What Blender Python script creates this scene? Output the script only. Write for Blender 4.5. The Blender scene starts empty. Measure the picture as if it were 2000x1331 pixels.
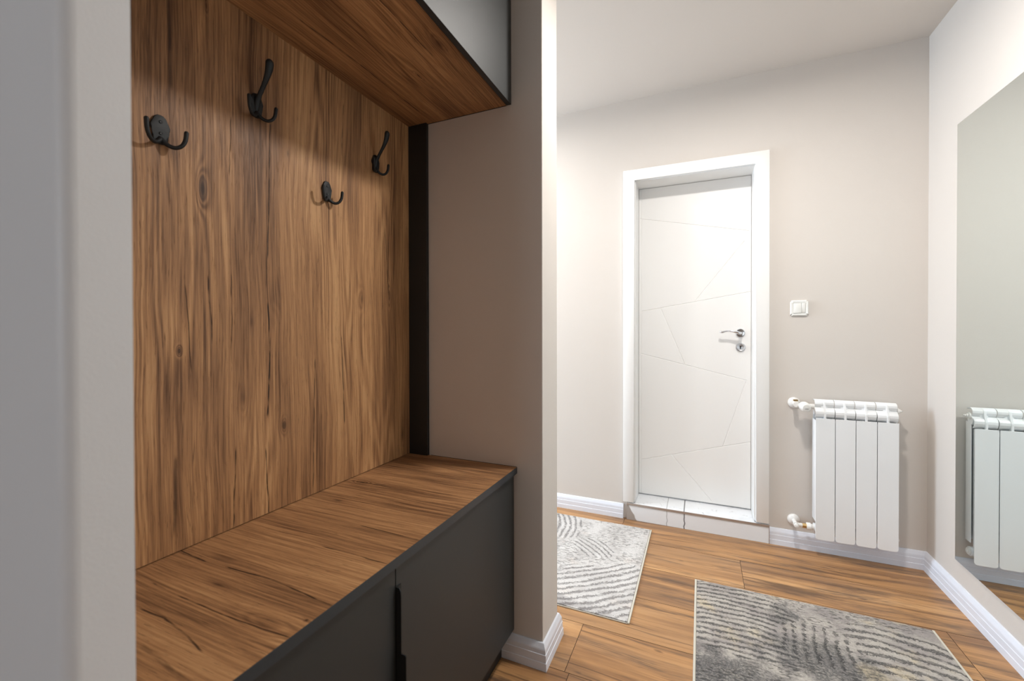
import bpy, bmesh, math, random
from mathutils import Vector, Matrix
random.seed(7)
SC = bpy.context.scene
COL = SC.collection

# ------------------------------------------------------------ camera
YAW, PITCH, ROLL = math.radians(24.2384), math.radians(0.4277), math.radians(-0.1218)
F = Vector((-math.sin(YAW)*math.cos(PITCH), math.cos(YAW)*math.cos(PITCH), -math.sin(PITCH)))
Rv = Vector((math.cos(YAW), math.sin(YAW), 0)); Uv = Rv.cross(F)
R2 = Rv*math.cos(ROLL)+Uv*math.sin(ROLL); U2 = -Rv*math.sin(ROLL)+Uv*math.cos(ROLL)
cd = bpy.data.cameras.new('camera'); cam = bpy.data.objects.new('camera', cd); COL.objects.link(cam)
M = Matrix.Identity(4)
for i in range(3):
    M[i][0] = R2[i]; M[i][1] = U2[i]; M[i][2] = -F[i]
M[2][3] = 1.16
cam.matrix_world = M
cd.sensor_width = 36; cd.sensor_fit = 'HORIZONTAL'; cd.lens = 843.468/2000*36
cd.shift_x = (1000-987.7)/2000; cd.shift_y = (651.07-665.5)/2000
cd.clip_start = .01
cd.dof.use_dof = True; cd.dof.focus_distance = 1.7; cd.dof.aperture_fstop = 4.0
SC.camera = cam

# ------------------------------------------------------------ view, world, daylight
vs = SC.view_settings
vs.view_transform = 'Standard'; vs.look = 'None'; vs.exposure = 0.0; vs.gamma = 1; vs.use_curve_mapping = False
w = bpy.data.worlds.new('sky'); SC.world = w; w.use_nodes = True
w.node_tree.nodes['Background'].inputs[0].default_value = (.80, .90, 1.0, 1)
w.node_tree.nodes['Background'].inputs[1].default_value = 1.2

def area(name, loc, direction, sx, sy, power, color, shape='RECTANGLE'):
    l = bpy.data.lights.new(name, 'AREA'); l.shape = shape; l.size = sx
    if shape in ('RECTANGLE', 'ELLIPSE'): l.size_y = sy
    l.energy = power; l.color = color
    o = bpy.data.objects.new(name, l); COL.objects.link(o); o.location = loc
    o.rotation_euler = Vector(direction).to_track_quat('-Z', 'Y').to_euler()
    return o
# daylight through the window at the end of the side corridor plus an added soft fill from behind the camera
area('corridor_daylight', (-3.32, 2.14, 1.50), (1, 0, 0), .80, 1.3, 95, (.66, .83, 1.0))
area('hall_fill', (-.56, -2.72, 1.45), (0, 1, 0), .8, 1.4, 17, (.80, .90, 1.0))
# the lamps under the hall ceiling
area('hall_lamp_light', (.20, 1.62, 2.49), (0, 0, -1), .17, .17, 23.5, (1.0, .955, .905), 'DISK')
area('corridor_lamp_light', (-1.35, 2.15, 2.49), (0, 0, -1), .13, .13, 12, (1.0, .97, .94), 'DISK')

# ------------------------------------------------------------ helpers
def tag(o, label=None, cat=None, group=None, kind=None):
    if label: o['label'] = label
    if cat: o['category'] = cat
    if group: o['group'] = group
    if kind: o['kind'] = kind
    return o
def wloc(o):
    v = Vector((0, 0, 0))
    while o is not None:
        v += o.location; o = o.parent
    return v
def thing(name, loc, label, cat, group=None):
    o = bpy.data.objects.new(name, None); COL.objects.link(o); o.location = loc; o.empty_display_size = .05
    return tag(o, label, cat, group)
def obj(name, bm, mat, parent=None, smooth=False, loc=(0, 0, 0)):
    """bm in world coordinates; loc = where the object's origin goes"""
    me = bpy.data.meshes.new(name)
    org = Vector(loc)
    for v in bm.verts: v.co -= org
    bmesh.ops.recalc_face_normals(bm, faces=bm.faces)
    bm.to_mesh(me); bm.free()
    o = bpy.data.objects.new(name, me); COL.objects.link(o)
    if mat:
        for m in (mat if isinstance(mat, (list, tuple)) else [mat]): me.materials.append(m)
    if smooth:
        for p in me.polygons: p.use_smooth = True
        try: me.set_sharp_from_angle(angle=math.radians(40))
        except Exception: pass
    if parent is not None:
        o.parent = parent; o.location = org - wloc(parent)
    else:
        o.location = org
    return o
def part(name, bm, mat, parent, smooth=False):
    return obj(name, bm, mat, parent, smooth, loc=wloc(parent))
def box(bm, a, b, bev=0, seg=2, mi=0):
    a, b = Vector(a), Vector(b)
    r = bmesh.ops.create_cube(bm, size=1)
    vs_ = r['verts']
    c = (a+b)/2; s = b-a
    for v in vs_: v.co = Vector((v.co.x*s.x+c.x, v.co.y*s.y+c.y, v.co.z*s.z+c.z))
    fs = set(f for v in vs_ for f in v.link_faces)
    for f in fs: f.material_index = mi
    if bev > 0:
        es = list(set(e for v in vs_ for e in v.link_edges))
        bmesh.ops.bevel(bm, geom=es, offset=bev, segments=seg, affect='EDGES', profile=.5)
def B(a, b, bev=0, seg=2):
    bm = bmesh.new(); box(bm, a, b, bev, seg); return bm
def prism(bm, pts, axis, a, b, bev=0, mi=0):
    """extrude polygon pts (2D) along axis from a to b. axis 0: pts=(y,z); 1:(x,z); 2:(x,y)"""
    def P(p, t):
        if axis == 0: return (t, p[0], p[1])
        if axis == 1: return (p[0], t, p[1])
        return (p[0], p[1], t)
    v0 = [bm.verts.new(P(p, a)) for p in pts]; v1 = [bm.verts.new(P(p, b)) for p in pts]
    n = len(pts); fs = [bm.faces.new(v0), bm.faces.new(v1[::-1])]
    for i in range(n): fs.append(bm.faces.new((v0[i], v0[(i+1) % n], v1[(i+1) % n], v1[i])))
    for f in fs: f.material_index = mi
    if bev > 0:
        es = [e for e in set(e for v in v0+v1 for e in v.link_edges)]
        bmesh.ops.bevel(bm, geom=es, offset=bev, segments=2, affect='EDGES', profile=.5)
def tube(bm, pts, rad, n=14, flat=None, up=Vector((0, 0, 1))):
    """tube through pts (smoothed); rad = list of radii; flat=(a,b) scales section"""
    P = [Vector(p) for p in pts]; R = list(rad) if hasattr(rad, '__len__') else [rad]*len(P)
    Q = []; RR = []
    K = 6
    for i in range(len(P)-1):
        p0 = P[max(i-1, 0)]; p1 = P[i]; p2 = P[i+1]; p3 = P[min(i+2, len(P)-1)]
        for k in range(K):
            t = k/K
            Q.append(.5*((2*p1)+(p2-p0)*t+(2*p0-5*p1+4*p2-p3)*t*t+(3*p1-p0-3*p2+p3)*t**3))
            RR.append(R[i]*(1-t)+R[i+1]*t)
    Q.append(P[-1]); RR.append(R[-1])
    # rounded caps
    d0 = (Q[0]-Q[1]).normalized(); d1 = (Q[-1]-Q[-2]).normalized()
    head = [(Q[-1]+d1*RR[-1]*math.sin(a), RR[-1]*math.cos(a)) for a in (.5, 1.0, 1.4)]
    for q, r in head: Q.append(q); RR.append(r)
    rings = []; nrm = None
    for i, q in enumerate(Q):
        t = (Q[min(i+1, len(Q)-1)]-Q[max(i-1, 0)]).normalized()
        if nrm is None:
            nrm = up.cross(t)
            if nrm.length < 1e-3: nrm = Vector((1, 0, 0)).cross(t)
        nrm = (nrm-t*nrm.dot(t)).normalized(); b = t.cross(nrm)
        fa, fb = flat[min(i, len(flat)-1)] if isinstance(flat, list) else (flat or (1, 1))
        rings.append([bm.verts.new(q+nrm*math.cos(2*math.pi*k/n)*RR[i]*fa+b*math.sin(2*math.pi*k/n)*RR[i]*fb) for k in range(n)])
    for a, b in zip(rings, rings[1:]):
        for k in range(n): bm.faces.new((a[k], a[(k+1) % n], b[(k+1) % n], b[k]))
    bm.faces.new(rings[0][::-1]); bm.faces.new(rings[-1])
def lathe(bm, prof, org, axis, n=32):
    """prof: list of (r, h) along axis"""
    ax = Vector(axis).normalized(); o = Vector(org)
    u = ax.orthogonal().normalized(); v = ax.cross(u)
    rings = []
    for r, h in prof:
        rings.append([bm.verts.new(o+ax*h+(u*math.cos(2*math.pi*k/n)+v*math.sin(2*math.pi*k/n))*max(r, 1e-4)) for k in range(n)])
    for a, b in zip(rings, rings[1:]):
        for k in range(n): bm.faces.new((a[k], a[(k+1) % n], b[(k+1) % n], b[k]))
    bm.faces.new(rings[0][::-1]); bm.faces.new(rings[-1])

# ------------------------------------------------------------ node expression helper
class Mat:
    def __init__(s, name):
        s.m = bpy.data.materials.new(name); s.m.use_nodes = True
        s.nt = s.m.node_tree; s.b = s.nt.nodes['Principled BSDF']
    def n(s, t, **kw):
        x = s.nt.nodes.new(t)
        for k, v in kw.items(): setattr(x, k, v)
        return x
    def link(s, a, b):
        if isinstance(a, (int, float)): b.default_value = a
        elif isinstance(a, tuple): b.default_value = a
        else: s.nt.links.new(a.s if isinstance(a, X) else a, b)
    def math(s, op, *a, clamp=False):
        x = s.n('ShaderNodeMath', operation=op); x.use_clamp = clamp
        for i, v in enumerate(a): s.link(v, x.inputs[i])
        return X(s, x.outputs[0])
    def pos(s):
        g = s.n('ShaderNodeNewGeometry'); sp = s.n('ShaderNodeSeparateXYZ'); s.link(g.outputs['Position'], sp.inputs[0])
        return [X(s, o) for o in sp.outputs]
    def vec(s, x, y, z):
        c = s.n('ShaderNodeCombineXYZ')
        for i, v in enumerate((x, y, z)): s.link(v, c.inputs[i])
        return X(s, c.outputs[0])
    def noise(s, v, scale=1, detail=2, rough=.5, dist=0):
        x = s.n('ShaderNodeTexNoise'); s.link(v, x.inputs['Vector']); x.inputs['Scale'].default_value = scale
        x.inputs['Detail'].default_value = detail; x.inputs['Roughness'].default_value = rough
        x.inputs['Distortion'].default_value = dist
        return X(s, x.outputs[0])
    def step(s, x, a, b, lo=0., hi=1.):
        r = s.n('ShaderNodeMapRange', interpolation_type='SMOOTHSTEP')
        s.link(x, r.inputs[0]); s.link(a, r.inputs[1]); s.link(b, r.inputs[2]); s.link(lo, r.inputs[3]); s.link(hi, r.inputs[4])
        return X(s, r.outputs[0])
    def ramp(s, x, stops, interp='LINEAR'):
        r = s.n('ShaderNodeValToRGB'); cr = r.color_ramp; cr.interpolation = interp
        while len(cr.elements) < len(stops): cr.elements.new(.5)
        for e, (p, c) in zip(cr.elements, stops):
            e.position = p; e.color = tuple(c)+(1,) if hasattr(c, '__len__') else (c, c, c, 1)
        s.link(x, r.inputs[0]); return X(s, r.outputs[0])
    def mix(s, f, a, b, mode='MIX'):
        x = s.n('ShaderNodeMix', data_type='RGBA', blend_type=mode)
        s.link(f, x.inputs[0])
        for v, i in ((a, 6), (b, 7)):
            s.link(tuple(v)+(1,) if isinstance(v, tuple) and len(v) == 3 else v, x.inputs[i])
        return X(s, x.outputs[2])
    def bump(s, h, dist, strength=1.):
        x = s.n('ShaderNodeBump'); s.link(h, x.inputs['Height']); x.inputs['Distance'].default_value = dist
        x.inputs['Strength'].default_value = strength; s.link(x.outputs[0], s.b.inputs['Normal'])
    def out(s, color=None, rough=None, metal=None, spec=None):
        for v, k in ((color, 'Base Color'), (rough, 'Roughness'), (metal, 'Metallic'), (spec, 'Specular IOR Level')):
            if v is not None:
                if k == 'Base Color' and isinstance(v, tuple) and len(v) == 3: v = v+(1,)
                s.link(v, s.b.inputs[k])
        return s.m
class X:
    def __init__(s, m, sock): s.m, s.s = m, sock
    def __add__(s, o): return s.m.math('ADD', s, o)
    __radd__ = __add__
    def __sub__(s, o): return s.m.math('SUBTRACT', s, o)
    def __rsub__(s, o): return s.m.math('SUBTRACT', o, s)
    def __mul__(s, o): return s.m.math('MULTIPLY', s, o)
    __rmul__ = __mul__
    def __truediv__(s, o): return s.m.math('DIVIDE', s, o)
def sin(x): return x.m.math('SINE', x)
def absv(x): return x.m.math('ABSOLUTE', x)
def sq(x): return x*x
def gexp(x): return x.m.math('EXPONENT', x*-1.)

def srgb(r, g, b):
    f = lambda c: (c/255/12.92) if c/255 <= .04045 else ((c/255+.055)/1.055)**2.4
    return (f(r), f(g), f(b))

def plain(name, col, rough, metal=0, spec=.5, bump=None):
    m = Mat(name)
    if bump:
        x, y, z = m.pos(); n = m.noise(m.vec(x, y, z), bump[0], 3, .6); m.bump(n, bump[1])
    return m.out(col, rough, metal, spec)

# ------------------------------------------------------------ materials
def paint(name, col, var=.02):
    m = Mat(name); x, y, z = m.pos(); v = m.vec(x, y, z)
    n = m.noise(v, 260, 3, .6); big = m.noise(v, 1.5, 2)
    c = m.mix(big, tuple(k*(1-var) for k in col), tuple(min(1, k*(1+var)) for k in col))
    m.bump(n, .0006, .5)
    return m.out(c, .62, 0, .3)
WALL = paint('wall_paint_beige', srgb(218, 211, 204))
CEIL = paint('ceiling_paint_white', srgb(217, 209, 201))
WHITE = plain('white_lacquer', srgb(247, 246, 244), .38, bump=(90, .0002))
BASE = plain('white_baseboard_plastic', srgb(234, 238, 248), .35)
EDGEW = plain('white_casing_foreground', srgb(232, 232, 234), .45, bump=(300, .0002))
BLACK = plain('black_cast_metal', srgb(22, 24, 25), .55, .1, bump=(500, .0002))
GRAPH = plain('graphite_laminate', srgb(50, 52, 52), .40, 0, .5, bump=(1400, .00025))
GEDGE = plain('graphite_edge_band', srgb(52, 56, 60), .38)
DARKP = plain('anthracite_board', srgb(34, 35, 36), .45)
CHROME = plain('polished_chrome', (.72, .73, .75), .12, 1)
NICKEL = plain('satin_nickel', (.60, .61, .63), .32, 1)
BRASS = plain('brass', (.62, .45, .22), .25, 1)
PLASTIC = plain('white_switch_plastic', srgb(240, 240, 236), .28)
RADW = plain('white_radiator_enamel', srgb(245, 246, 247), .30)
VALVEW = plain('white_valve_plastic', srgb(240, 238, 234), .35)
GREYP = plain('grey_print', srgb(90, 92, 96), .5)
MIRR = plain('mirror_silver', (.86, .93, .925), .012, 1)
MIRE = plain('mirror_glass_edge', srgb(200, 214, 210), .12)
DARK = plain('dark_recess', (.01, .01, .01), .8)

def wood_body(m, u, v, seed, cracks, knots, tones, tint=1.0, off=None, streak=1.0):
    """u across the grain, v along it (metres)"""
    o = off if off is not None else seed
    kn = None; uw = u
    for ku, kv, su, sv, a in knots:
        g = gexp(sq((u-ku)/su)+sq((v-kv)/sv))*a
        uw = uw+(u-ku)*g*-.55
        kn = g if kn is None else kn+g
    if kn is None: kn = u*0.
    wav = m.noise(m.vec(u*2.0, v*1.6, o), 1, 2)
    uw = uw+(wav-.5)*.05
    low = m.noise(m.vec(uw*9., v*.55, o+3.1), 1, 2, .45)
    fld = low+kn*.16
    rings = sin(fld*130.)*.5+.5
    ringmask = m.step(m.noise(m.vec(u*5., v*1.1, o+9.), 1, 2), .46, .62)
    fine = m.noise(m.vec(uw*240., v*5., o), 1, 3, .7)
    med = m.noise(m.vec(uw*62., v*1.6, o+5.), 1, 3, .6)
    broad = m.noise(m.vec(uw*13., v*.8, o+7.), 1, 2, .5)
    pore = m.step(m.noise(m.vec(uw*620., v*26., o+1.), 1, 2, .6), .60, .74)
    t = fine*.80+med*.36+broad*.62+rings*ringmask*.20-.41
    t = (t-.45)*1.25+.45
    return t, kn, fine, pore, uw, low

def crack_mask(m, u, v, cracks, seed):
    tot = None
    wob = (m.noise(m.vec(seed, v*14., u*3.), 1, 2)-.5)
    for k, pl in enumerate(cracks):
        pts, wd, dk = pl
        uu = u+wob*.006
        for (u0, v0), (u1, v1) in zip(pts, pts[1:]):
            if v0 > v1: u0, v0, u1, v1 = u1, v1, u0, v0
            sl = (u1-u0)/(v1-v0)
            d = absv(uu-(v*sl+(u0-sl*v0)))
            e = .012
            msk = m.step(d, wd*.3, wd, 1., 0.)*m.step(v, v0-e, v0+e*.5)*m.step(v, v1-e*.5, v1+e, 1., 0.)*dk
            tot = msk if tot is None else m.math('MAXIMUM', tot, msk)
    if tot is None: return u*0.
    br = m.step(m.noise(m.vec(u*40., v*22., seed+2), 1, 2), .32, .55, .35, 1.)
    return tot*br

OAK = [(0.0, srgb(72, 47, 31)), (.26, srgb(114, 80, 53)), (.44, srgb(150, 109, 74)), (.62, srgb(177, 131, 89)), (.85, srgb(203, 157, 110))]
def oak(name, au, av, seed, cracks, knots, tones, bright=1.0):
    m = Mat(name); p = m.pos(); u, v = p[au], p[av]
    t, kn, fine, pore, uw, low = wood_body(m, u, v, seed, cracks, knots, tones)
    # glued lamella tones
    u0, u1 = tones[0][0], tones[-1][0]
    tn = m.ramp((u-u0)/(u1-u0), [((a-u0)/(u1-u0), .5+b*1.45) for a, b in tones], 'CONSTANT')
    t = t+(tn-.5)
    dk = m.step(m.noise(m.vec(uw*22., v*1.5, seed+11.), 1, 3, .6), .58, .78)*.17
    t = t-dk-kn*.22
    col = m.ramp(t, OAK)
    col = m.mix(pore*.55, col, srgb(66, 42, 26))
    cm = crack_mask(m, u, v, cracks, seed)
    # small random hairline checks
    hc = m.noise(m.vec(uw*48., v*1.1, seed+21.), 1, 2, .5)
    hm = m.step(absv(hc-.5), 0., .010, 1., 0.)*m.step(m.noise(m.vec(u*18., v*2.6, seed+25.), 1, 2), .56, .68)*.55
    col = m.mix(hm, col, srgb(70, 44, 27))
    core = m.step(kn, .55, 1.0)*.75
    col = m.mix(core, col, srgb(58, 39, 27))
    col = m.mix(cm, col, srgb(42, 26, 17))
    if bright != 1.0:
        col = m.mix(1.0, col, (bright, bright, bright), 'MULTIPLY')
    m.bump(fine*.6-pore*.8-cm*2., .0005, .7)
    rg = m.step(fine, .2, .8, .58, .44)
    return m.out(col, rg, 0, .35)

PC = [[(0.7888, 1.7085), (0.779, 1.3559)], [(0.7794, 1.4231), (0.7726, 1.2761)], [(0.7781, 1.2269), (0.7847, 1.1096), (0.7761, 0.9391)], [(0.6841, 1.6715), (0.6788, 1.5401)], [(0.6821, 1.2913), (0.6818, 1.2479)], [(1.0466, 1.8758), (1.0381, 1.72)], [(1.0332, 1.1364), (1.0444, 0.8663)], [(0.5493, 1.8653), (0.5549, 1.6844)], [(0.5802, 1.2539), (0.5891, 1.0756)], [(0.6277, 1.2805), (0.6353, 1.1386)], [(0.9291, 1.0703), (0.9211, 0.7022)], [(0.6905, 0.8667), (0.6829, 0.6825)], [(0.6815, 1.2033), (0.6807, 1.0867)], [(0.7696, 0.8464), (0.7743, 0.7536), (0.7773, 0.6796)], [(0.5581, 0.8816), (0.554, 0.7219)], [(1.2427, 1.5201), (1.2609, 1.2929)]]
PW = [(.0026, .85), (.0018, .7), (.0032, .95), (.0018, .7), (.0016, .7), (.003, .6), (.003, .75), (.005, .5), (.0018, .75), (.0024, .9), (.0022, .8), (.0022, .9), (.0014, .7), (.0022, .9), (.005, .55), (.004, .5)]
PCR = [(a, b[0], b[1]) for a, b in zip(PC, PW)]
PK = [(0.6162, 1.4845, .013, .045, 1.), (0.5658, 1.1155, .005, .010, 1.), (1.1248, 1.2638, .016, .045, .8), (1.2665, 1.2878, .014, .04, .7), (0.8008, 1.2527, .020, .05, .62), (0.8249, 0.901, .011, .02, .9), (1.3377, 0.7638, .014, .05, .8), (0.7083, 0.9933, .012, .035, .75), (0.7324, 1.1805, .008, .03, .75), (0.8412, 1.647, .007, .022, .8), (0.6281, 1.907, .006, .018, .7)]
PT = [(.2, 0.), (.5, -.02), (.57, .05), (.614, -.02), (.699, -.06), (.745, .02), (.811, .09), (.93, -.02), (.985, .05), (1.036, .0), (1.125, .06), (1.222, .0), (1.30, .05), (1.45, .0)]
OAKP = oak('oak_panel_vertical_grain', 1, 2, 4.3, PCR, PK, PT)
BC = [[(0.5667, -1.037), (0.5609, -0.9448)], [(0.5657, -0.8767), (0.5737, -0.7567), (0.5616, -0.5944)], [(0.4687, -0.8633), (0.4674, -0.7368), (0.4752, -0.5879)], [(0.4186, -0.879), (0.422, -0.8194), (0.4147, -0.7632), (0.4021, -0.6876)], [(0.7068, -0.758), (0.7102, -0.7148), (0.7083, -0.5897)], [(0.8208, -0.7604), (0.8197, -0.5928)], [(1.0582, -0.9733), (1.0574, -0.8237)], [(0.4716, -0.9485), (0.4706, -0.9186)], [(0.37, -0.7778), (0.3572, -0.6459)]]
BW = [(.0022, .9), (.0024, .95), (.002, .85), (.0022, .85), (.0022, .9), (.0022, .9), (.004, .6), (.0025, .9), (.005, .5)]
BCR = [(a, b[0], b[1]) for a, b in zip(BC, BW)]
BK = [(0.5198, -0.8339, .007, .03, .8), (0.5862, -0.9228, .016, .05, .65), (0.9176, -0.936, .014, .04, .8), (0.4815, -0.6522, .02, .06, .6), (0.5158, -0.5967, .004, .005, 1.), (1.0569, -0.9763, .016, .03, .8)]
BT = [(.2, 0.), (.36, .04), (.47, -.02), (.565, .06), (.64, .03), (.708, -.01), (.82, .05), (.93, -.02), (1.058, .04), (1.2, -.02), (1.45, 0.)]
OAKB = oak('oak_bench_cross_grain', 1, 0, 8.7, BCR, BK, BT, 1.0)
UT = [(-1.05, 0.), (-.96, .04), (-.87, -.02), (-.78, .03), (-.70, -.03), (-.6, 0.)]
UCR = [([(-.93, 1.30), (-.925, 1.0), (-.93, .8)], .003, .8), ([(-.80, 1.1), (-.80, 1.2)], .003, .6), ([(-.70, .75), (-.705, 1.05)], .0025, .8)]
OAKU = oak('oak_cabinet_underside', 0, 1, 2.2, UCR, [(-.66, 1.02, .018, .05, .8), (-.80, 1.12, .006, .02, .8)], UT)

def floor_mat():
    m = Mat('floor_laminate_oak'); x, y, z = m.pos()
    at = m.n('ShaderNodeAttribute'); at.attribute_name = 'plank'
    sp = m.n('ShaderNodeSeparateColor'); m.link(at.outputs['Color'], sp.inputs[0])
    r, g, b = [X(m, o) for o in sp.outputs]
    off = r*37.
    u, v = y+g*3., x
    wav = m.noise(m.vec(u*1.5, v*1.2, off), 1, 2)
    uw = u+(wav-.5)*.08
    fine = m.noise(m.vec(uw*260., v*5., off), 1, 3, .6)
    med = m.noise(m.vec(uw*42., v*1.7, off+4.), 1, 3, .6)
    broad = m.noise(m.vec(uw*9., v*.9, off+8.), 1, 2, .5)
    t = fine*.22+med*.55+broad*.75-.30+(b-.5)*.12
    col = m.ramp(t, [(0., srgb(104, 76, 54)), (.3, srgb(148, 107, 71)), (.5, srgb(187, 139, 91)), (.7, srgb(207, 160, 110)), (1., srgb(220, 181, 136))])
    sm = m.noise(m.vec(uw*17., v*1.5, off+15.), 1, 5, .72)
    smm = m.step(sm, .49, .68)
    col = m.mix(smm*.80, col, srgb(88, 70, 58))
    st = m.noise(m.vec(uw*70., v*1.3, off+19.), 1, 3, .6)
    col = m.mix(m.step(st, .56, .66)*.6, col, srgb(92, 64, 44))
    kk = m.step(m.noise(m.vec(uw*26., v*9., off+23.), 1, 2, .5), .70, .80)
    col = m.mix(kk*.6, col, srgb(84, 58, 42))
    col = m.mix(m.step(m.noise(m.vec(uw*5., v*.8, off+29.), 1, 2), .42, .62)*.30, col, srgb(120, 96, 78))
    edge = m.step(b, .96, .97)
    m.bump(fine, .0003, .5)
    return m.out(col, m.step(fine, .2, .8, .42, .32), 0, .4)
FLOOR = floor_mat()
GROOVE = plain('floor_groove', srgb(58, 38, 26), .7)

def marble():
    m = Mat('white_marble_tile'); x, y, z = m.pos()
    v = m.vec(x, y, z)
    n = m.noise(v, 5.5, 4, .6, 1.2); n2 = m.noise(v, 14., 4, .6, .8)
    vein = m.step(absv(n-.5), 0., .012, 1., 0.)*m.step(n2, .50, .66)*m.step(z, .0995, .0999)
    haze = m.step(m.noise(v, 4., 3, .6, .6), .5, .72)*.4*m.step(x, -.15, .05)*m.step(z, .0995, .0999)
    c = m.mix(haze, srgb(240, 242, 245), srgb(176, 177, 178))
    c = m.mix(vein*.75, c, srgb(120, 116, 112))
    # two drawn veins and the dark taupe corner on the riser
    wv = (m.noise(m.vec(z*22., 3., 1.), 1, 3)-.5)*.022
    for px, wd, a in ((-.178, .0022, .5), (-.083, .0032, .9)):
        c = m.mix(m.step(absv(x+wv-px), wd*.3, wd*1.6, 1., 0.)*a, c, srgb(92, 90, 90))
    cor = m.step(x+(z*.55)+wv, -.345, -.352, 0., 1.)
    c = m.mix(cor*.8, c, srgb(146, 132, 120))
    return m.out(c, .22, 0, .35)
MARBLE = marble()
NOSE = plain('taupe_step_trim', srgb(172, 158, 148), .25, .35)

def rug_mat(name, x0, y0, regions, base, light, dark, warm, seed, darkpatch):
    """regions: (cx,cy centre of mask, radius, px,py centre of the arcs, freq, strength)"""
    m = Mat(name); x, y, z = m.pos(); x = x-x0; y = y-y0
    v = m.vec(x, y, seed)
    n = m.noise(v, 9., 4, .6); nf = m.noise(v, 48., 3, .6); nff = m.noise(v, 420., 2, .6); nh = m.noise(v, 130., 3, .7); big = m.noise(v, 3.2, 3, .55)
    rip = None; tot = None
    for cx, cy, rad, px, py, fr, st in regions:
        d = m.math('SQRT', sq(x-cx)+sq(y-cy))+(big-.5)*.25
        mk = m.step(d, rad*.8, rad, 1., 0.)*st
        dist = m.math('SQRT', sq(x-px)+sq(y-py))
        ph = dist*(6.2832*fr)+(nf-.5)*3.2+(n-.5)*7.5+(nh-.5)*6.5
        wv_ = sin(ph)*mk
        if rip is None: rip, tot = wv_, mk
        else:
            k = 1.-mk*.98; rip = rip*k+wv_; tot = m.math('MAXIMUM', tot, mk)
    # broken dashes elsewhere
    dash = m.step(m.noise(m.vec(x*42., y*120., seed+2.), 1, 2), .52, .62)*m.step(m.noise(v, 8., 2), .36, .52)
    brk = m.step(m.noise(m.vec(x, y, seed+5.), 26., 2), .30, .5, .35, 1.)
    line = m.step(rip, .36, .78)*brk
    line = m.math('MAXIMUM', line, dash*(1.-tot)*.8)
    c = m.mix(m.step(n, .35, .65), base, light)
    c = m.mix(m.step(m.noise(m.vec(x, y, seed+8.), 5., 3, .6), .56, .70)*warm[1], c, warm[0])
    pm = None
    for cx, cy, rx, ry, a in darkpatch:
        g = gexp(sq((x-cx)/rx)+sq((y-cy)/ry))*a
        pm = g if pm is None else m.math('MAXIMUM', pm, g)
    pt = m.step(m.noise(m.vec(x*1., y*1., seed+12.), 11., 5, .7)*.9+pm*.42, .56, .78)
    c = m.mix(m.step(nh, .42, .62)*.35, c, tuple(k*.62 for k in light))
    c = m.mix(m.math('MULTIPLY', pt, m.step(nh, .30, .62, .45, 1.))*.85, c, dark)
    c = m.mix(line*(.78+pt*.1), c, tuple(k*.75 for k in dark))
    hl = m.step(rip, -.55, -.95)*m.step(nh, .35, .6)
    c = m.mix(hl*.35, c, tuple(min(1., k*1.15) for k in base))
    c = m.mix(m.step(nff, .3, .7)*.28, c, tuple(k*.55 for k in base))
    m.bump(nff*.5-line*1.6+nf*.5, .004, .8)
    return m.out(c, .92, 0, .15)

# ------------------------------------------------------------ room
H = 2.56; XR = .998; YF = 2.725; YP = 1.398; YP2 = 1.564; XP = -.4918; XB = -1.0353
XL = -3.2; YB = -2.6
# floor planks
def make_floor():
    bm = bmesh.new(); lay = bm.loops.layers.float_color.new('plank')
    g = .0009; pitch = .2605; y = 1.4075-pitch*17
    joints = {0: [-.418+.0], 1: [-1.2, .60], 2: [-.9, .86], 3: [.183], 4: [-.42, 1.2]}
    rnd = random.Random(21)
    # base of the grooves
    vs_ = [bm.verts.new((a, b, -.002)) for a, b in ((XL-.3, YB-.3), (XR+.25, YB-.3), (XR+.25, YF+.25), (XL-.3, YF+.25))]
    f = bm.faces.new(vs_); f.material_index = 1
    k = -17
    while y < YF+.2:
        js = joints.get(k)
        if js is None:
            s = rnd.uniform(-1.6, 0); js = [s]
            if k == -1: js = [-.402]
        a0 = js[0]
        L = 1.28
        xs = sorted(set([round(a0+i*L, 4) for i in range(-4, 5)] if len(js) == 1 else js+[js[0]-L, js[0]-2*L, js[1]+L]))
        xs = [XL-.3]+[q for q in xs if XL-.25 < q < XR+.2]+[XR+.25]
        for xa, xb in zip(xs, xs[1:]):
            col = (rnd.random(), rnd.random(), rnd.random(), 1)
            if k == 0: col = (rnd.random(), rnd.random(), .6, 1)
            if k == -1: col = (rnd.random(), rnd.random(), .12, 1)
            vv = [bm.verts.new(c) for c in ((xa+g, y+g, 0), (xb-g, y+g, 0), (xb-g, y+pitch-g, 0), (xa+g, y+pitch-g, 0))]
            ff = bm.faces.new(vv)
            lo = [bm.verts.new((q.co.x, q.co.y, -.002)) for q in vv]
            sides = [bm.faces.new((vv[(i+1) % 4], vv[i], lo[i], lo[(i+1) % 4])) for i in range(4)]
            for q in [ff]+sides:
                for l in q.loops: l[lay] = col
            for q in sides: q.material_index = 1
        y += pitch; k += 1
    # slab under it
    box(bm, (XL-.3, YB-.3, -.10), (XR+.25, YF+.25, -.0021), mi=1)
    return obj('floor', bm, [FLOOR, GROOVE])
tag(make_floor(), kind='structure')
tag(obj('ceiling', B((XL-.2, YB-.2, H), (XR+.2, YF+.2, H+.1)), CEIL), kind='structure')
def S(name, bm, mat, **k): return tag(obj(name, bm, mat, **k), kind='structure')
S('wall_right', B((XR, YB-.2, 0), (XR+.15, YF+.2, H)), WALL)
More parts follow.
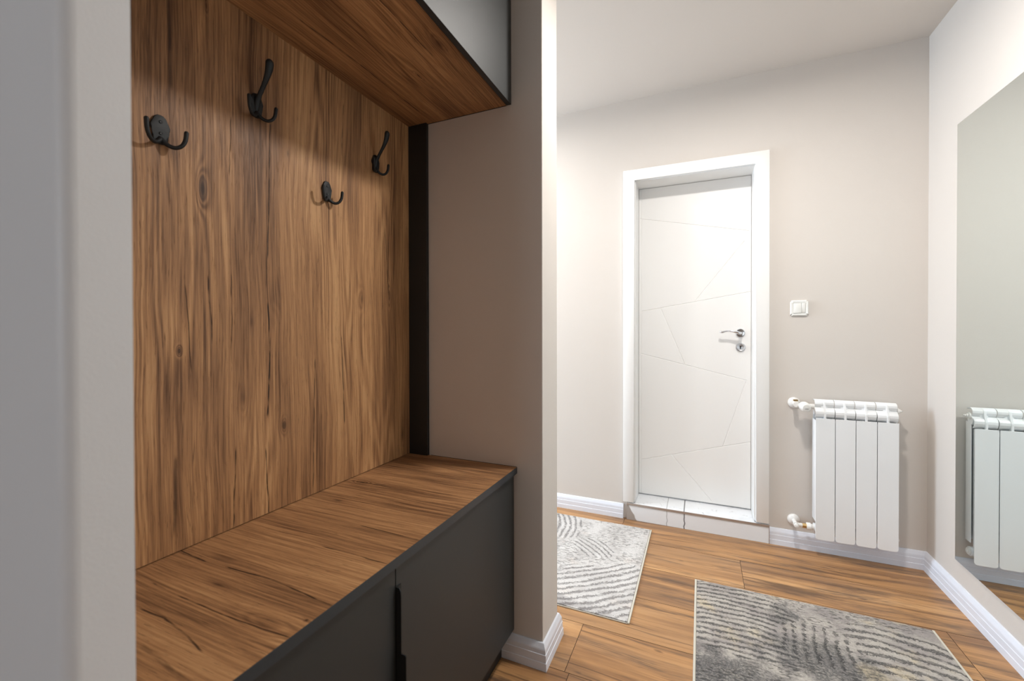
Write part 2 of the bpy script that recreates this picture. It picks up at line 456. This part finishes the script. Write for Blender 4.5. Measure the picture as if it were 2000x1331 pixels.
# far wall with the door opening
DX0, DX1, DZ = -.3775, .291, 2.085
bm = bmesh.new()
box(bm, (XL-.2, YF, 0), (DX0, YF+.27, H)); box(bm, (DX1, YF, 0), (XR, YF+.27, H)); box(bm, (DX0, YF, DZ), (DX1, YF+.27, H)); box(bm, (DX0, YF, 0), (DX1, YF+.27, .02))
S('wall_back', bm, WALL)
# partition between niche and side corridor (the pillar is its end)
S('wall_partition', B((XL-.2, YP, 0), (XP, YP2, H), .003, 2), WALL)
S('wall_left', B((XB-.15, .05, 0), (XB-.02, YP, H)), WALL)
# corridor end wall with window
WZ0, WZ1 = .85, 2.15
bm = bmesh.new()
box(bm, (XL-.2, YP2, 0), (XL, 1.74, H)); box(bm, (XL-.2, 2.54, 0), (XL, YF, H)); box(bm, (XL-.2, 1.74, 0), (XL, 2.54, WZ0)); box(bm, (XL-.2, 1.74, WZ1), (XL, 2.54, H))
S('wall_corridor_end', bm, WALL)
bm = bmesh.new()
for a, b in (((XL-.12, 1.74, WZ0), (XL-.06, 1.79, WZ1)), ((XL-.12, 2.49, WZ0), (XL-.06, 2.54, WZ1)), ((XL-.12, 1.79, WZ0), (XL-.06, 2.49, WZ0+.05)), ((XL-.12, 1.79, WZ1-.05), (XL-.06, 2.49, WZ1)), ((XL-.12, 2.12, WZ0+.05), (XL-.06, 2.16, WZ1-.05))): box(bm, a, b)
S('window_1', bm, WHITE)
# wall behind the camera with an unseen window added for the fill, and the hall's left side behind the niche
bm = bmesh.new()
box(bm, (XB-.15, YB-.2, 0), (-.96, YB, H)); box(bm, (-.16, YB-.2, 0), (XR, YB, H)); box(bm, (-.96, YB-.2, 0), (-.16, YB, .75)); box(bm, (-.96, YB-.2, 2.15), (-.16, YB, H))
S('wall_front', bm, WALL)
bm = bmesh.new()
for a, b in (((-.96, YB-.12, .75), (-.91, YB-.06, 2.15)), ((-.21, YB-.12, .75), (-.16, YB-.06, 2.15)), ((-.91, YB-.12, .75), (-.21, YB-.06, .8)), ((-.91, YB-.12, 2.10), (-.21, YB-.06, 2.15)), ((-.58, YB-.12, .8), (-.54, YB-.06, 2.10))): box(bm, a, b)
S('fill_window', bm, WHITE)
S('wall_hall_side', B((XB-.15, YB, 0), (XB-.02, .05, H)), WALL)

# white casing board right beside the camera (niche's near side)
bm = bmesh.new()
pts = [(-.4918, .2290), (-.4918, .1900)]
for i in range(0, 9):
    a = i/8*math.pi/2
    pts.append((-.4918-.012+.012*math.cos(a), .190-.012*math.sin(a)))
pts += [(XB-.01, .178), (XB-.01, .229)]
prism(bm, pts, 2, 0, H)
S('trim_2', bm, EDGEW, smooth=True)

# baseboards
PROF = [(0, 0), (.019, 0), (.0178, .026), (.0160, .0272), (.0156, .052), (.0140, .0532), (.0132, .066), (.0122, .070), (.0058, .0845), (.0035, .086), (0, .086)]
def run(bm, p0, p1, nrm, m0=0, m1=0):
    p0, p1, nrm = Vector(p0+(0,)), Vector(p1+(0,)), Vector(nrm+(0,)); t = (p1-p0).normalized()
    a = [bm.verts.new(p0+nrm*d-t*m0*d+Vector((0, 0, z))) for d, z in PROF]
    b = [bm.verts.new(p1+nrm*d+t*m1*d+Vector((0, 0, z))) for d, z in PROF]
    n = len(PROF)
    bm.faces.new(a); bm.faces.new(b[::-1])
    for i in range(n): bm.faces.new((a[i], a[(i+1) % n], b[(i+1) % n], b[i]))
bm = bmesh.new(); run(bm, (XL, YF), (-.430, YF), (0, -1)); run(bm, (.3415, YF), (XR, YF), (0, -1), 0, -1)
S('baseboard_back', bm, BASE)
bm = bmesh.new(); run(bm, (XR, YF), (XR, YB), (-1, 0), -1, 0); S('baseboard_right', bm, BASE)
bm = bmesh.new()
run(bm, (-.655, YP), (XP, YP), (0, -1), 0, 1); run(bm, (XP, YP), (XP, YP2), (1, 0), 1, 1); run(bm, (XP, YP2), (XL, YP2), (0, 1), 1, 0)
S('baseboard_partition', bm, BASE)

# ------------------------------------------------------------ door with frame, step
door = bpy.data.objects.new('door_1', None); COL.objects.link(door); door.location = (-.04, YF, .1); tag(door, kind='structure')
# casing and jambs
bm = bmesh.new()
cx0, cx1, cz = -.430, .3409, 2.128; ix0, ix1, iz = -.366, .278, 2.066; y0, y1 = 2.705, 2.7249
def frame_ring(bm, o, i, ya, yb, zb_, bev):
    # mitred U made of one outline
    pts = [(o[0], zb_), (o[0], o[2]), (o[1], o[2]), (o[1], zb_), (i[1], zb_), (i[1], i[2]), (i[0], i[2]), (i[0], zb_)]
    prism(bm, pts, 1, ya, yb, bev)
frame_ring(bm, (cx0, cx1, cz), (ix0, ix1, iz), y0, y1, .105, .003)
part('door_casing', bm, WHITE, door, True)
bm = bmesh.new()
frame_ring(bm, (DX0+.001, DX1-.001, DZ-.001), (ix0+.006, ix1-.006, iz-.006), 2.7251, 2.985, .1052, .001)
frame_ring(bm, (ix0+.004, ix1-.004, iz-.004), (-.3490, .2625, 2.049), 2.9261, 2.985, .1052, .001)
part('door_jamb', bm, WHITE, door, True)
# leaf with engraved lines
def groove_cutters():
    K = 2.885/2.845
    G = [[(-0.349, 1.861), (0.256, 1.728)], [(0.262, 1.377), (-0.341, 1.274)], [(-0.348, 1.01), (0.247, 0.864)], [(-0.341, 0.335), (0.268, 0.511)], [(0.232, 1.671), (-0.024, 1.336)], [(-0.224, 1.294), (-0.084, 0.945)], [(0.242, 0.86), (0.122, 0.468)], [(-0.16, 0.389), (0.065, 0.136)], [(-.338, .10), (-.338, 2.08)]]
    G = [[(q[0]*K, 1.16+(q[1]-1.16)*K) for q in l] for l in G]
    for k, (a, b) in enumerate(G):
        bm = bmesh.new()
        A, Bq = Vector((a[0], 0, a[1])), Vector((b[0], 0, b[1])); t = (Bq-A).normalized(); n = Vector((t.z, 0, -t.x))
        yf = 2.885; wd = .0028 if k < 8 else .0012; ya = yf-.002; dp = .0032 if k < 8 else .002
        ring = []
        for P in (A, Bq):
            c = Vector((P.x, 0, P.z))
            ring.append([bm.verts.new(c+n*wd*1.7+Vector((0, ya, 0))), bm.verts.new(c-n*wd*1.7+Vector((0, ya, 0))), bm.verts.new(c+Vector((0, yf+dp, 0)))])
        bm.faces.new(ring[0]); bm.faces.new(ring[1][::-1])
        for i in range(3): bm.faces.new((ring[0][i], ring[0][(i+1) % 3], ring[1][(i+1) % 3], ring[1][i]))
        bmesh.ops.recalc_face_normals(bm, faces=bm.faces)
        me = bpy.data.meshes.new('tmp'); bm.to_mesh(me); bm.free()
        yield me
leaf = obj('door_leaf', B((-.3585, 2.885, .1085), (.2705, 2.925, 2.0575)), WHITE, None)
cut = []
for me in groove_cutters():
    c = bpy.data.objects.new('tmp', me); COL.objects.link(c); cut.append(c)
    md = leaf.modifiers.new('b', 'BOOLEAN'); md.operation = 'DIFFERENCE'; md.object = c; md.solver = 'EXACT'
dg = bpy.context.evaluated_depsgraph_get(); nm = bpy.data.meshes.new_from_object(leaf.evaluated_get(dg))
leaf.modifiers.clear(); leaf.data = nm
for c in cut: bpy.data.objects.remove(c, do_unlink=True)
for v in nm.vertices: v.co -= door.location
leaf.parent = door; leaf.location = (0, 0, 0)
YD = 2.885
# lever handle
bm = bmesh.new()
lathe(bm, [(.0255, 0), (.0255, .004), (.0235, .0085), (.019, .0095), (.016, .0082), (.0135, .0085), (.0125, .014)], (.2154, YD, 1.1387), (0, -1, 0))
hd = part('door_handle', bm, CHROME, door, True)
bm = bmesh.new()
tube(bm, [(.2154, YD-.010, 1.1387), (.2154, YD-.038, 1.1387), (.206, YD-.052, 1.1392), (.184, YD-.054, 1.1450), (.158, YD-.053, 1.1500), (.136, YD-.051, 1.1485), (.120, YD-.048, 1.1440), (.112, YD-.046, 1.1450)],
     [.0095, .0095, .0098, .0085, .0068, .0065, .0078, .0085], 16, (1, .8))
part('lever', bm, CHROME, hd, True)
bm = bmesh.new()
lathe(bm, [(.0255, 0), (.0255, .004), (.0235, .0085), (.019, .0095), (.016, .0075), (.001, .0075)], (.2170, YD, 1.0544), (0, -1, 0))
kp = part('keyhole_plate', bm, NICKEL, door, True)
bm = bmesh.new()
lathe(bm, [(.0042, 0), (.0042, .0012)], (.2170, YD-.0076, 1.0584), (0, -1, 0), 16); box(bm, (.2148, YD-.0087, 1.0454), (.2192, YD-.0076, 1.0574))
part('keyhole', bm, DARK, kp)
# step
tr = bpy.data.objects.new('trim_1', None); COL.objects.link(tr); tr.location = (-.03, YF, 0); tag(tr, kind='structure')
bm = bmesh.new(); box(bm, (-.4085, 2.7045, .0005), (.3425, 2.7248, .088), .0008); box(bm, (-.365, 2.7255, .021), (.277, 2.985, .1), .0008); box(bm, (-.4085, 2.7045, .0885), (.3425, 2.7248, .1), .0008)
part('marble_tile', bm, MARBLE, tr)
bm = bmesh.new(); box(bm, (-.4088, 2.7015, .0890), (.3430, 2.7044, .1018), .0007); box(bm, (.3400, 2.7015, .0005), (.3430, 2.7044, .0888), .0007)
part('step_nosing', bm, NOSE, tr)
bm = bmesh.new(); box(bm, (-.360, 2.892, .1002), (.272, 2.925, .1035), .001)
part('threshold', bm, NICKEL, tr)

# ------------------------------------------------------------ mirror
bm = bmesh.new(); box(bm, (XR-.0062, .55, .178), (XR-.0012, 2.459, 2.026), .0012, 2)
mir = obj('wall_mirror', bm, [MIRR, MIRE], loc=(XR, 1.5, .178))
for p in mir.data.polygons:
    if abs(p.normal.x) < .9: p.material_index = 1
tag(mir, 'large frameless rectangular mirror fixed on the right wall, reflecting the radiator', 'mirror')

# ------------------------------------------------------------ niche furniture
XBF = -.5859; ZB = .6773; ZU = 1.9522; XU = -.6056; YN = .2305
# back panel
wp = obj('wood_wall_panel', B((XB-.0175, YN, ZB+.0022), (XB, YP-.0165, ZU-.0008)), OAKP, loc=(XB-.01, .8, ZB))
tag(wp, 'tall vertical oak-grain panel behind the black coat hooks', 'wall panel')
st = obj('corner_filler_board', B((XB-.0175, YP-.0160, ZB+.0008), (-.9535, YP-.0004, ZU-.0008), .0008), DARKP, loc=(-.99, YP-.008, ZB))
tag(st, 'narrow black vertical board in the corner right of the oak panel', 'board')
# worktop
wt = thing('bench_top', (-.81, .8, ZB-.022), 'oak-grain bench seat board with dark front edge above grey doors', 'bench top')
bm = bmesh.new(); box(bm, (XB-.0175, YN, ZB-.022), (XBF-.0012, YP-.0022, ZB)); part('seat_board', bm, OAKB, wt)
bm = bmesh.new(); box(bm, (XBF-.0011, YN, ZB-.022), (XBF, YP-.0008, ZB-.0002), .0004); box(bm, (XB+.09, YP-.0021, ZB-.022), (XBF-.0012, YP-.0006, ZB+.0012)); part('edge_band', bm, GEDGE, wt)
# lower cabinet
cb = thing('storage_cabinet', (-.81, .8, 0), 'dark grey low cabinet with flat doors under the oak bench seat', 'cabinet')
bm = bmesh.new()
xa, xb = XB-.0175, -.6160
box(bm, (xa, YP-.0195, .100), (xb, YP-.0015, ZB-.0225)); box(bm, (xa, YN+.001, .100), (xb, YN+.019, ZB-.0225)); box(bm, (xa, YN+.0192, .100), (xb, YP-.0197, .118)); box(bm, (xa, YN+.0192, ZB-.0405), (xb, YP-.0197, ZB-.0225)); box(bm, (xa, YN+.0192, .1182), (xa+.006, YP-.0197, ZB-.0407)); box(bm, (xa+.007, .737, .1182), (xb, .755, ZB-.0407))
part('carcass', bm, GRAPH, cb)
part('plinth', B((-.658, YN+.002, .0006), (-.640, YP-.0015, .0995)), DARKP, cb)
SEAM = .7455
for (a, b, hs) in ((YN+.003, SEAM-.0012, 0), (SEAM+.0012, YP-.006, 1)):
    bm = bmesh.new(); box(bm, (-.6145, a, .105), (-.5965, b, ZB-.0255), .0008)
    dr = part('cabinet_door', bm, GRAPH, cb)
    if hs:
        bm = bmesh.new()
        # black edge-pull profile clamped on the door's free edge: narrow upper lip, wide grip below
        pts = [(-.5963, .607), (-.587, .606), (-.5835, .600), (-.5825, .590), (-.5825, .466), (-.5715, .4655), (-.5700, .462), (-.5700, .155), (-.5963, .155)]
        prism(bm, pts, 1, SEAM-.0002, SEAM+.0026)
        box(bm, (-.5963, SEAM+.0028, .155), (-.5945, SEAM+.017, .607), .0003)
        part('edge_pull', bm, BLACK, dr)
# upper cabinet
uc = thing('wall_cabinet', (-.81, .8, ZU), 'dark grey wall cabinet with oak-grain underside above the coat hooks', 'cabinet')
part('bottom_panel', B((XB-.0175, YN, ZU), (XU-.0192, YP-.0022, ZU+.018)), OAKU, uc)
bm = bmesh.new(); box(bm, (XB-.0175, YP-.0195, ZU+.0182), (XU-.0192, YP-.0015, H-.003)); box(bm, (XB-.0175, YN, ZU+.0182), (XU-.0192, YN+.018, H-.003)); box(bm, (XB-.0175, YN+.0182, H-.021), (XU-.0192, YP-.0197, H-.003))
box(bm, (XB-.0175, YP-.0021, ZU-.0015), (XU-.019, YP-.0004, ZU+.018))
part('carcass', bm, GRAPH, uc)
for a, b in ((YN+.001, .5985), (.6015, YP-.0015)):
    part('cabinet_door', B((XU-.018, a, ZU-.001), (XU, b, H-.004), .0008), GRAPH, uc)

# ------------------------------------------------------------ coat hooks
def hook(x, y, z, tall, label):
    t = thing('coat_hook', (x, y, z), label, 'coat hook', 'black coat hooks on the oak panel')
    # plate outline (y,z) : waisted shield
    half = [(.000, .0385), (.007, .0375), (.0125, .033), (.0150, .026), (.0195, .018), (.0225, .009), (.0215, .002), (.0180, -.004), (.0165, -.012), (.0175, -.022), (.0165, -.031), (.0100, -.0365), (0, -.038)]
    half = [(a*.82, b*.79) for a, b in half]
    pts = [(a, b) for a, b in half]+[(-a, b) for a, b in half[-2:0:-1]]
    bm = bmesh.new()
    prism(bm, [(y+a, z+b) for a, b in pts], 0, x+.0002, x+.0055)
    es = [e for e in bm.edges if all(v.co.x > x+.005 for v in e.verts)]
    bmesh.ops.bevel(bm, geom=es, offset=.0016, segments=3, affect='EDGES', profile=.6)
    part('mounting_plate', bm, BLACK, t, True)
    for s in (-1, 1):
        bm = bmesh.new()
        P = [(0.004, 0, -.018), (.008, s*.005, -.0250), (.0125, s*.0125, -.0310), (.018, s*.0215, -.0325), (.0235, s*.0300, -.0265), (.0270, s*.0352, -.0140), (.0285, s*.0368, .0030)]
        tube(bm, [(x+a, y+b, z+c) for a, b, c in P], [.0052, .0048, .0042, .0040, .0040, .0043, .0045], 14)
        part('prong', bm, BLACK, t, True)
    if tall:
        bm = bmesh.new()
        P = [(.003, 0, -.012), (.007, 0, .008), (.016, 0, .024), (.030, 0, .043), (.043, 0, .062), (.051, 0, .080), (.054, 0, .094)]
        tube(bm, [(x+a, y+b, z+c) for a, b, c in P], [.0070, .0070, .0060, .0060, .0074, .0098, .0108], 18, (1, .62))
        part('upper_arm', bm, BLACK, t, True)
    for dz in ((.016, -.008) if not tall else (.020,)):
        bm = bmesh.new(); lathe(bm, [(.0034, 0), (.0032, .0010), (.002, .0016), (.0004, .0012)], (x+.0056, y, z+dz), (1, 0, 0), 18)
        part('screw', bm, DARKP, t, True)
    return t
hook(XB, .531, 1.581, False, 'short black double coat hook at the left edge, lit below the shadow line')
hook(XB, .747, 1.733, True, 'large black coat hook with long upper arm, nearer one of the two tall hooks')
hook(XB, 1.191, 1.740, True, 'tall black coat hook with upper arm farthest right, beside the black board')
hook(XB, .974, 1.581, False, 'short black double coat hook farther right, low between the two tall hooks')

# ------------------------------------------------------------ radiator
RX0, SW = .531, .0826; ZT = .800
rad = thing('radiator', (RX0+2*SW, 2.69, .10), 'white four-section aluminium radiator hanging on the beige wall beside the mirror', 'radiator')
FY = 2.625
def shell(pts, th):
    """open curve (y,z) to closed polygon of thickness th"""
    n = len(pts); out = []
    for i, p in enumerate(pts):
        a = Vector(pts[max(i-1, 0)]); b = Vector(pts[min(i+1, n-1)]); t = (b-a).normalized(); nn = Vector((-t.y, t.x))
        out.append((p[0]+nn.x*th, p[1]+nn.y*th))
    return list(pts)+out[::-1]
for k in range(4):
    a = RX0+k*SW; b = a+SW; c = (a+b)/2
    bm = bmesh.new()
    # water column and header tubes
    box(bm, (c-.016, FY+.022, .115), (c+.016, FY+.050, .775), .007, 3)
    for zc in (.775-.030, .145): lathe(bm, [(.021, a+.0005), (.021, b-.0005)], (0, FY+.036, zc), (1, 0, 0), 24)
    # central rib
    prism(bm, [(FY+.004, .12), (FY+.0015, .712), (FY+.0015, .742), (FY+.008, .757), (FY+.014, .775), (FY+.018, .792), (FY+.030, .8012), (FY+.050, .8), (FY+.050, .12)], 0, c-.0042, c+.0042, .0012)
    # curved louvres at the top
    up = [(FY+.068, .792), (FY+.054, .7985), (FY+.040, .8), (FY+.029, .7965), (FY+.0215, .789), (FY+.0205, .780), (FY+.0245, .7705), (FY+.033, .763)]
    prism(bm, shell(up, -.0025), 0, a+.0016, b-.0016, .0006)
    lo = [(FY+.036, .7575), (FY+.024, .7575), (FY+.013, .753), (FY+.0068, .744), (FY+.0062, .734), (FY+.0105, .722), (FY+.020, .713)]
    prism(bm, shell(lo, -.0025), 0, a+.0016, b-.0016, .0006)
    # side fins
    box(bm, (a+.0018, FY+.0040, .185), (a+.0040, FY+.074, .700), .0008); box(bm, (b-.0040, FY+.030, .185), (b-.0018, FY+.074, .735), .0008)
    box(bm, (a+.010, FY+.0045, .13), (a+.0118, FY+.030, .705)); box(bm, (b-.0118, FY+.0045, .13), (b-.010, FY+.030, .705))
    box(bm, (c-.002, FY+.050, .15), (c+.002, FY+.074, .76)); box(bm, (a+.0040, FY+.071, .19), (b-.0040, FY+.074, .73))
    sec = part('radiator_section', bm, RADW, rad, True)
    # front plate with rounded lower corners
    r = .013; pts = [(a+.0014, .7115), (a+.0014, .0985+r)]
    pts += [(a+.0014+r-r*math.cos(t), .0985+r-r*math.sin(t)) for t in (.4, .8, 1.2, 1.57)]
    pts += [(b-.0014-r+r*math.sin(t), .0985+r-r*math.cos(t)) for t in (0, .4, .8, 1.2)]
    pts += [(b-.0014, .0985+r), (b-.0014, .7115)]
    bm = bmesh.new(); prism(bm, pts, 1, FY, FY+.0030, .0009)
    part('front_plate', bm, RADW, sec)
# valve with thermostatic head
def rosette(x, z):
    bm = bmesh.new(); lathe(bm, [(.0285, 0), (.0285, .005), (.025, .010), (.015, .016), (.0095, .018), (.0095, .042)], (x, YF-.0005, z), (0, -1, 0))
    return part('pipe_rosette', bm, VALVEW, rad, True)
rosette(.455, .770); rosette(.455, .147)
vy = FY+.036
bm = bmesh.new()
lathe(bm, [(.0105, 0), (.0105, .02), (.0135, .021), (.0135, .033)], (.455, YF-.040, .770), (0, -1, 0))
lathe(bm, [(.0105, 0), (.0105, .030), (.0155, .031), (.0155, .048), (.0125, .050), (.0125, .078)], (.455, vy, .765), (1, 0, 0))
tv = part('thermostatic_valve', bm, VALVEW, rad, True)
bm = bmesh.new(); lathe(bm, [(.0165, 0), (.0215, .004), (.0240, .012), (.0240, .034), (.0220, .045), (.0170, .051), (.003, .053)], (.483, vy-.012, .768), (.12, -1, -.10))
hd = part('thermostat_head', bm, VALVEW, tv, True)
d = Vector((.12, -1, -.10)).normalized()
bm = bmesh.new()
for k in range(1):
    cc = Vector((.483, vy-.012, .768))+d*.0532
    box(bm, (cc.x-.007, cc.y-.0006, cc.z-.0045), (cc.x+.007, cc.y+.0004, cc.z-.0025))
part('head_mark', bm, GREYP, hd)
bm = bmesh.new(); lathe(bm, [(.011, 0), (.011, .004), (.0115, .004), (.0115, .008)], (.455, YF-.050, .785), (0, 0, 1), 6); part('union_nut', bm, BRASS, tv)
bm = bmesh.new()
lathe(bm, [(.0095, 0), (.0095, .022), (.0125, .023), (.0125, .036)], (.455, YF-.040, .147), (0, -1, 0))
lathe(bm, [(.0100, 0), (.0100, .028)], (.455, vy, .145), (1, 0, 0))
lathe(bm, [(.0165, .046), (.0180, .048), (.0180, .064), (.0140, .066), (.0140, .078)], (.455, vy, .145), (1, 0, 0), 24)
lathe(bm, [(.010, 0), (.010, .018), (.006, .020)], (.455, vy-.006, .145), (0, -1, 0), 20)
lv = part('lockshield_valve', bm, VALVEW, rad, True)
bm = bmesh.new(); lathe(bm, [(.0125, .0285), (.0125, .046)], (.455, vy, .145), (1, 0, 0), 6); part('union_nut', bm, BRASS, lv)
# bleed valve and end plug on the right
xr = RX0+4*SW
bm = bmesh.new(); lathe(bm, [(.0150, 0), (.0150, .006), (.0090, .0065), (.0090, .013), (.0050, .0135), (.0050, .019)], (xr+.0003, vy, .765), (1, 0, 0), 20)
bv = part('bleed_valve', bm, VALVEW, rad, True)
bm = bmesh.new(); lathe(bm, [(.0025, 0), (.0025, .003)], (xr+.0198, vy, .765), (1, 0, 0), 12); part('bleed_screw', bm, NICKEL, bv)
bm = bmesh.new(); lathe(bm, [(.0150, 0), (.0150, .006), (.0075, .0065), (.0075, .010)], (xr+.0003, vy, .145), (1, 0, 0), 20); part('end_plug', bm, VALVEW, rad, True)
# wall brackets behind
for xx in (RX0+SW, RX0+3*SW):
    bm = bmesh.new(); box(bm, (xx-.002, FY+.040, .715), (xx+.002, YF-.0003, .722)); box(bm, (xx-.008, YF-.004, .70), (xx+.008, YF-.0003, .74)); part('wall_bracket', bm, RADW, rad)

# ------------------------------------------------------------ light switch
sx, sz = .4775, 1.272
sw = thing('light_switch', (sx, YF, sz), 'white square light switch on the beige wall right of the white door', 'light switch')
def sqring(bm, cx, cz_, ho, hi, ya, yb):
    o = [(cx-ho, cz_-ho), (cx+ho, cz_-ho), (cx+ho, cz_+ho), (cx-ho, cz_+ho)]; i = [(cx-hi, cz_-hi), (cx+hi, cz_-hi), (cx+hi, cz_+hi), (cx-hi, cz_+hi)]
    V = lambda L, y: [bm.verts.new((p[0], y, p[1])) for p in L]
    of, ob, fi, bi = V([(cx+(p[0]-cx)*.90, cz_+(p[1]-cz_)*.90) for p in o], ya), V(o, yb), V(i, ya+.0015), V(i, yb)
    om = V(o, ya+.0045)
    for k in range(4):
        j = (k+1) % 4
        for q in ((of[k], of[j], om[j], om[k]), (om[k], om[j], ob[j], ob[k]), (of[j], of[k], fi[k], fi[j]), (fi[j], fi[k], bi[k], bi[j])): bm.faces.new(q)
        bm.faces.new((ob[k], ob[j], bi[j], bi[k]))
    bmesh.ops.bevel(bm, geom=[e for e in bm.edges if abs(e.verts[0].co.y-e.verts[1].co.y) > .003 and max(abs(v.co.x-cx) for v in e.verts) > ho*.99], offset=.006, segments=4, affect='EDGES')
bm = bmesh.new(); sqring(bm, sx, sz, .0405, .0275, YF-.0115, YF-.0003); part('switch_frame', bm, PLASTIC, sw, True)
bm = bmesh.new(); prism(bm, [(YF-.0105, sz+.0265), (YF-.013, sz-.0265), (YF-.002, sz-.0265), (YF-.002, sz+.0265)], 0, sx-.0268, sx+.0085, .0010); part('rocker', bm, PLASTIC, sw, True)
bm = bmesh.new(); prism(bm, [(YF-.0122, sz+.0265), (YF-.0095, sz-.0265), (YF-.002, sz-.0265), (YF-.002, sz+.0265)], 0, sx+.0095, sx+.0268, .0010); part('rocker', bm, PLASTIC, sw, True)

# ------------------------------------------------------------ rugs
def rug(x0, x1, y0, y1, mat, label, seed):
    t = thing('area_rug', ((x0+x1)/2, (y0+y1)/2, 0), label, 'rug', 'patterned grey rugs on the floor')
    nx, ny = int((x1-x0)/.02), int((y1-y0)/.02); rnd = random.Random(seed)
    bm = bmesh.new(); hz = .0095; e = .009
    V = {}
    for i in range(nx+1):
        for j in range(ny+1):
            jx = rnd.uniform(-.001, .001) if j in (0, ny) else 0
            V[i, j] = bm.verts.new((x0+e+(x1-x0-2*e)*i/nx, y0+e*.3+(y1-y0-e*.6)*j/ny+jx, hz+rnd.uniform(-.0004, .0004)-(.002 if i in (0, nx) or j in (0, ny) else 0)))
    for i in range(nx):
        for j in range(ny): bm.faces.new((V[i, j], V[i+1, j], V[i+1, j+1], V[i, j+1]))
    bd = [V[i, 0] for i in range(nx+1)]+[V[nx, j] for j in range(1, ny+1)]+[V[i, ny] for i in range(nx-1, -1, -1)]+[V[0, j] for j in range(ny-1, 0, -1)]
    low = [bm.verts.new((v.co.x, v.co.y, .0006)) for v in bd]
    for k in range(len(bd)): bm.faces.new((bd[k], bd[(k+1) % len(bd)], low[(k+1) % len(low)], low[k]))
    part('pile', bm, mat, t, True)
    bm = bmesh.new()
    box(bm, (x0, y0, .0005), (x0+e-.0005, y1, .0068), .0015); box(bm, (x1-e+.0005, y0, .0005), (x1, y1, .0068), .0015)
    box(bm, (x0+e-.0004, y0-.002, .0005), (x1-e+.0004, y0+.0015, .0052), .0008); box(bm, (x0+e-.0004, y1-.0015, .0005), (x1-e+.0004, y1+.002, .0052), .0008)
    part('binding', bm, BIND, t)
    return t
BIND = plain('rug_binding_cream', srgb(206, 200, 186), .9, bump=(900, .0006))
R1 = rug_mat('rug_pile_light', -1.6, 1.737,
             [(1.24, .16, .30, .45, 1.15, 27., .9), (.80, .74, .22, .35, .60, 32., .9), (1.10, .50, .12, .80, .2, 36., .75)],
             srgb(228, 224, 220), srgb(208, 203, 199), srgb(150, 143, 141), (srgb(232, 216, 204), .5), 3.0,
             [(.85, .25, .12, .12, 1.), (.8, .02, .5, .05, .9), (1.2, .0, .2, .08, .5), (.75, .8, .2, .06, .4)])
rug(-1.655, -.252, 1.737, 2.602, R1, 'light cream and grey rug partly hidden behind the wall end, near the door', 5)
R2 = rug_mat('rug_pile_grey', -.02, .75,
             [(.14, 1.20, .26, .16, .2, 32., 1.), (.70, 1.18, .22, .62, .70, 24., .9), (.42, 1.15, .12, 2.4, .9, 30., .7)],
             srgb(196, 188, 178), srgb(160, 152, 148), srgb(70, 71, 73), (srgb(212, 194, 160), .8), 11.0,
             [(.33, 1.27, .07, .10, .8), (.40, 1.05, .22, .14, 1.), (.12, .85, .25, .14, 1.), (.56, .95, .18, .12, .9), (.72, .98, .07, .06, .8), (.4, .5, .5, .4, .6)])
rug(-.021, .818, .75, 2.170, R2, 'dark grey rug with beige ripples, the one nearer the mirror and radiator', 9)

# ------------------------------------------------------------ ceiling lamps (above the frame)
GLOW = Mat('lamp_diffuser'); GLOW.b.inputs['Emission Color'].default_value = (1, .93, .84, 1); GLOW.b.inputs['Emission Strength'].default_value = 3; GLOW = GLOW.out((.9, .9, .88), .5)
for (x, y, lb) in ((.20, 1.62, 'round white ceiling lamp above the hall floor in front of the mirror'), (-1.35, 2.15, 'round white ceiling lamp in the side corridor behind the wall')):
    t = thing('ceiling_lamp', (x, y, H), lb, 'ceiling lamp')
    bm = bmesh.new(); lathe(bm, [(.085, 0), (.085, .04), (.078, .05), (.070, .0505)], (x, y, H-.0005), (0, 0, -1)); part('lamp_housing', bm, WHITE, t, True)
    bm = bmesh.new(); lathe(bm, [(.068, 0), (.068, .004), (.05, .006)], (x, y, H-.0512), (0, 0, -1)); part('lamp_diffuser', bm, GLOW, t, True)
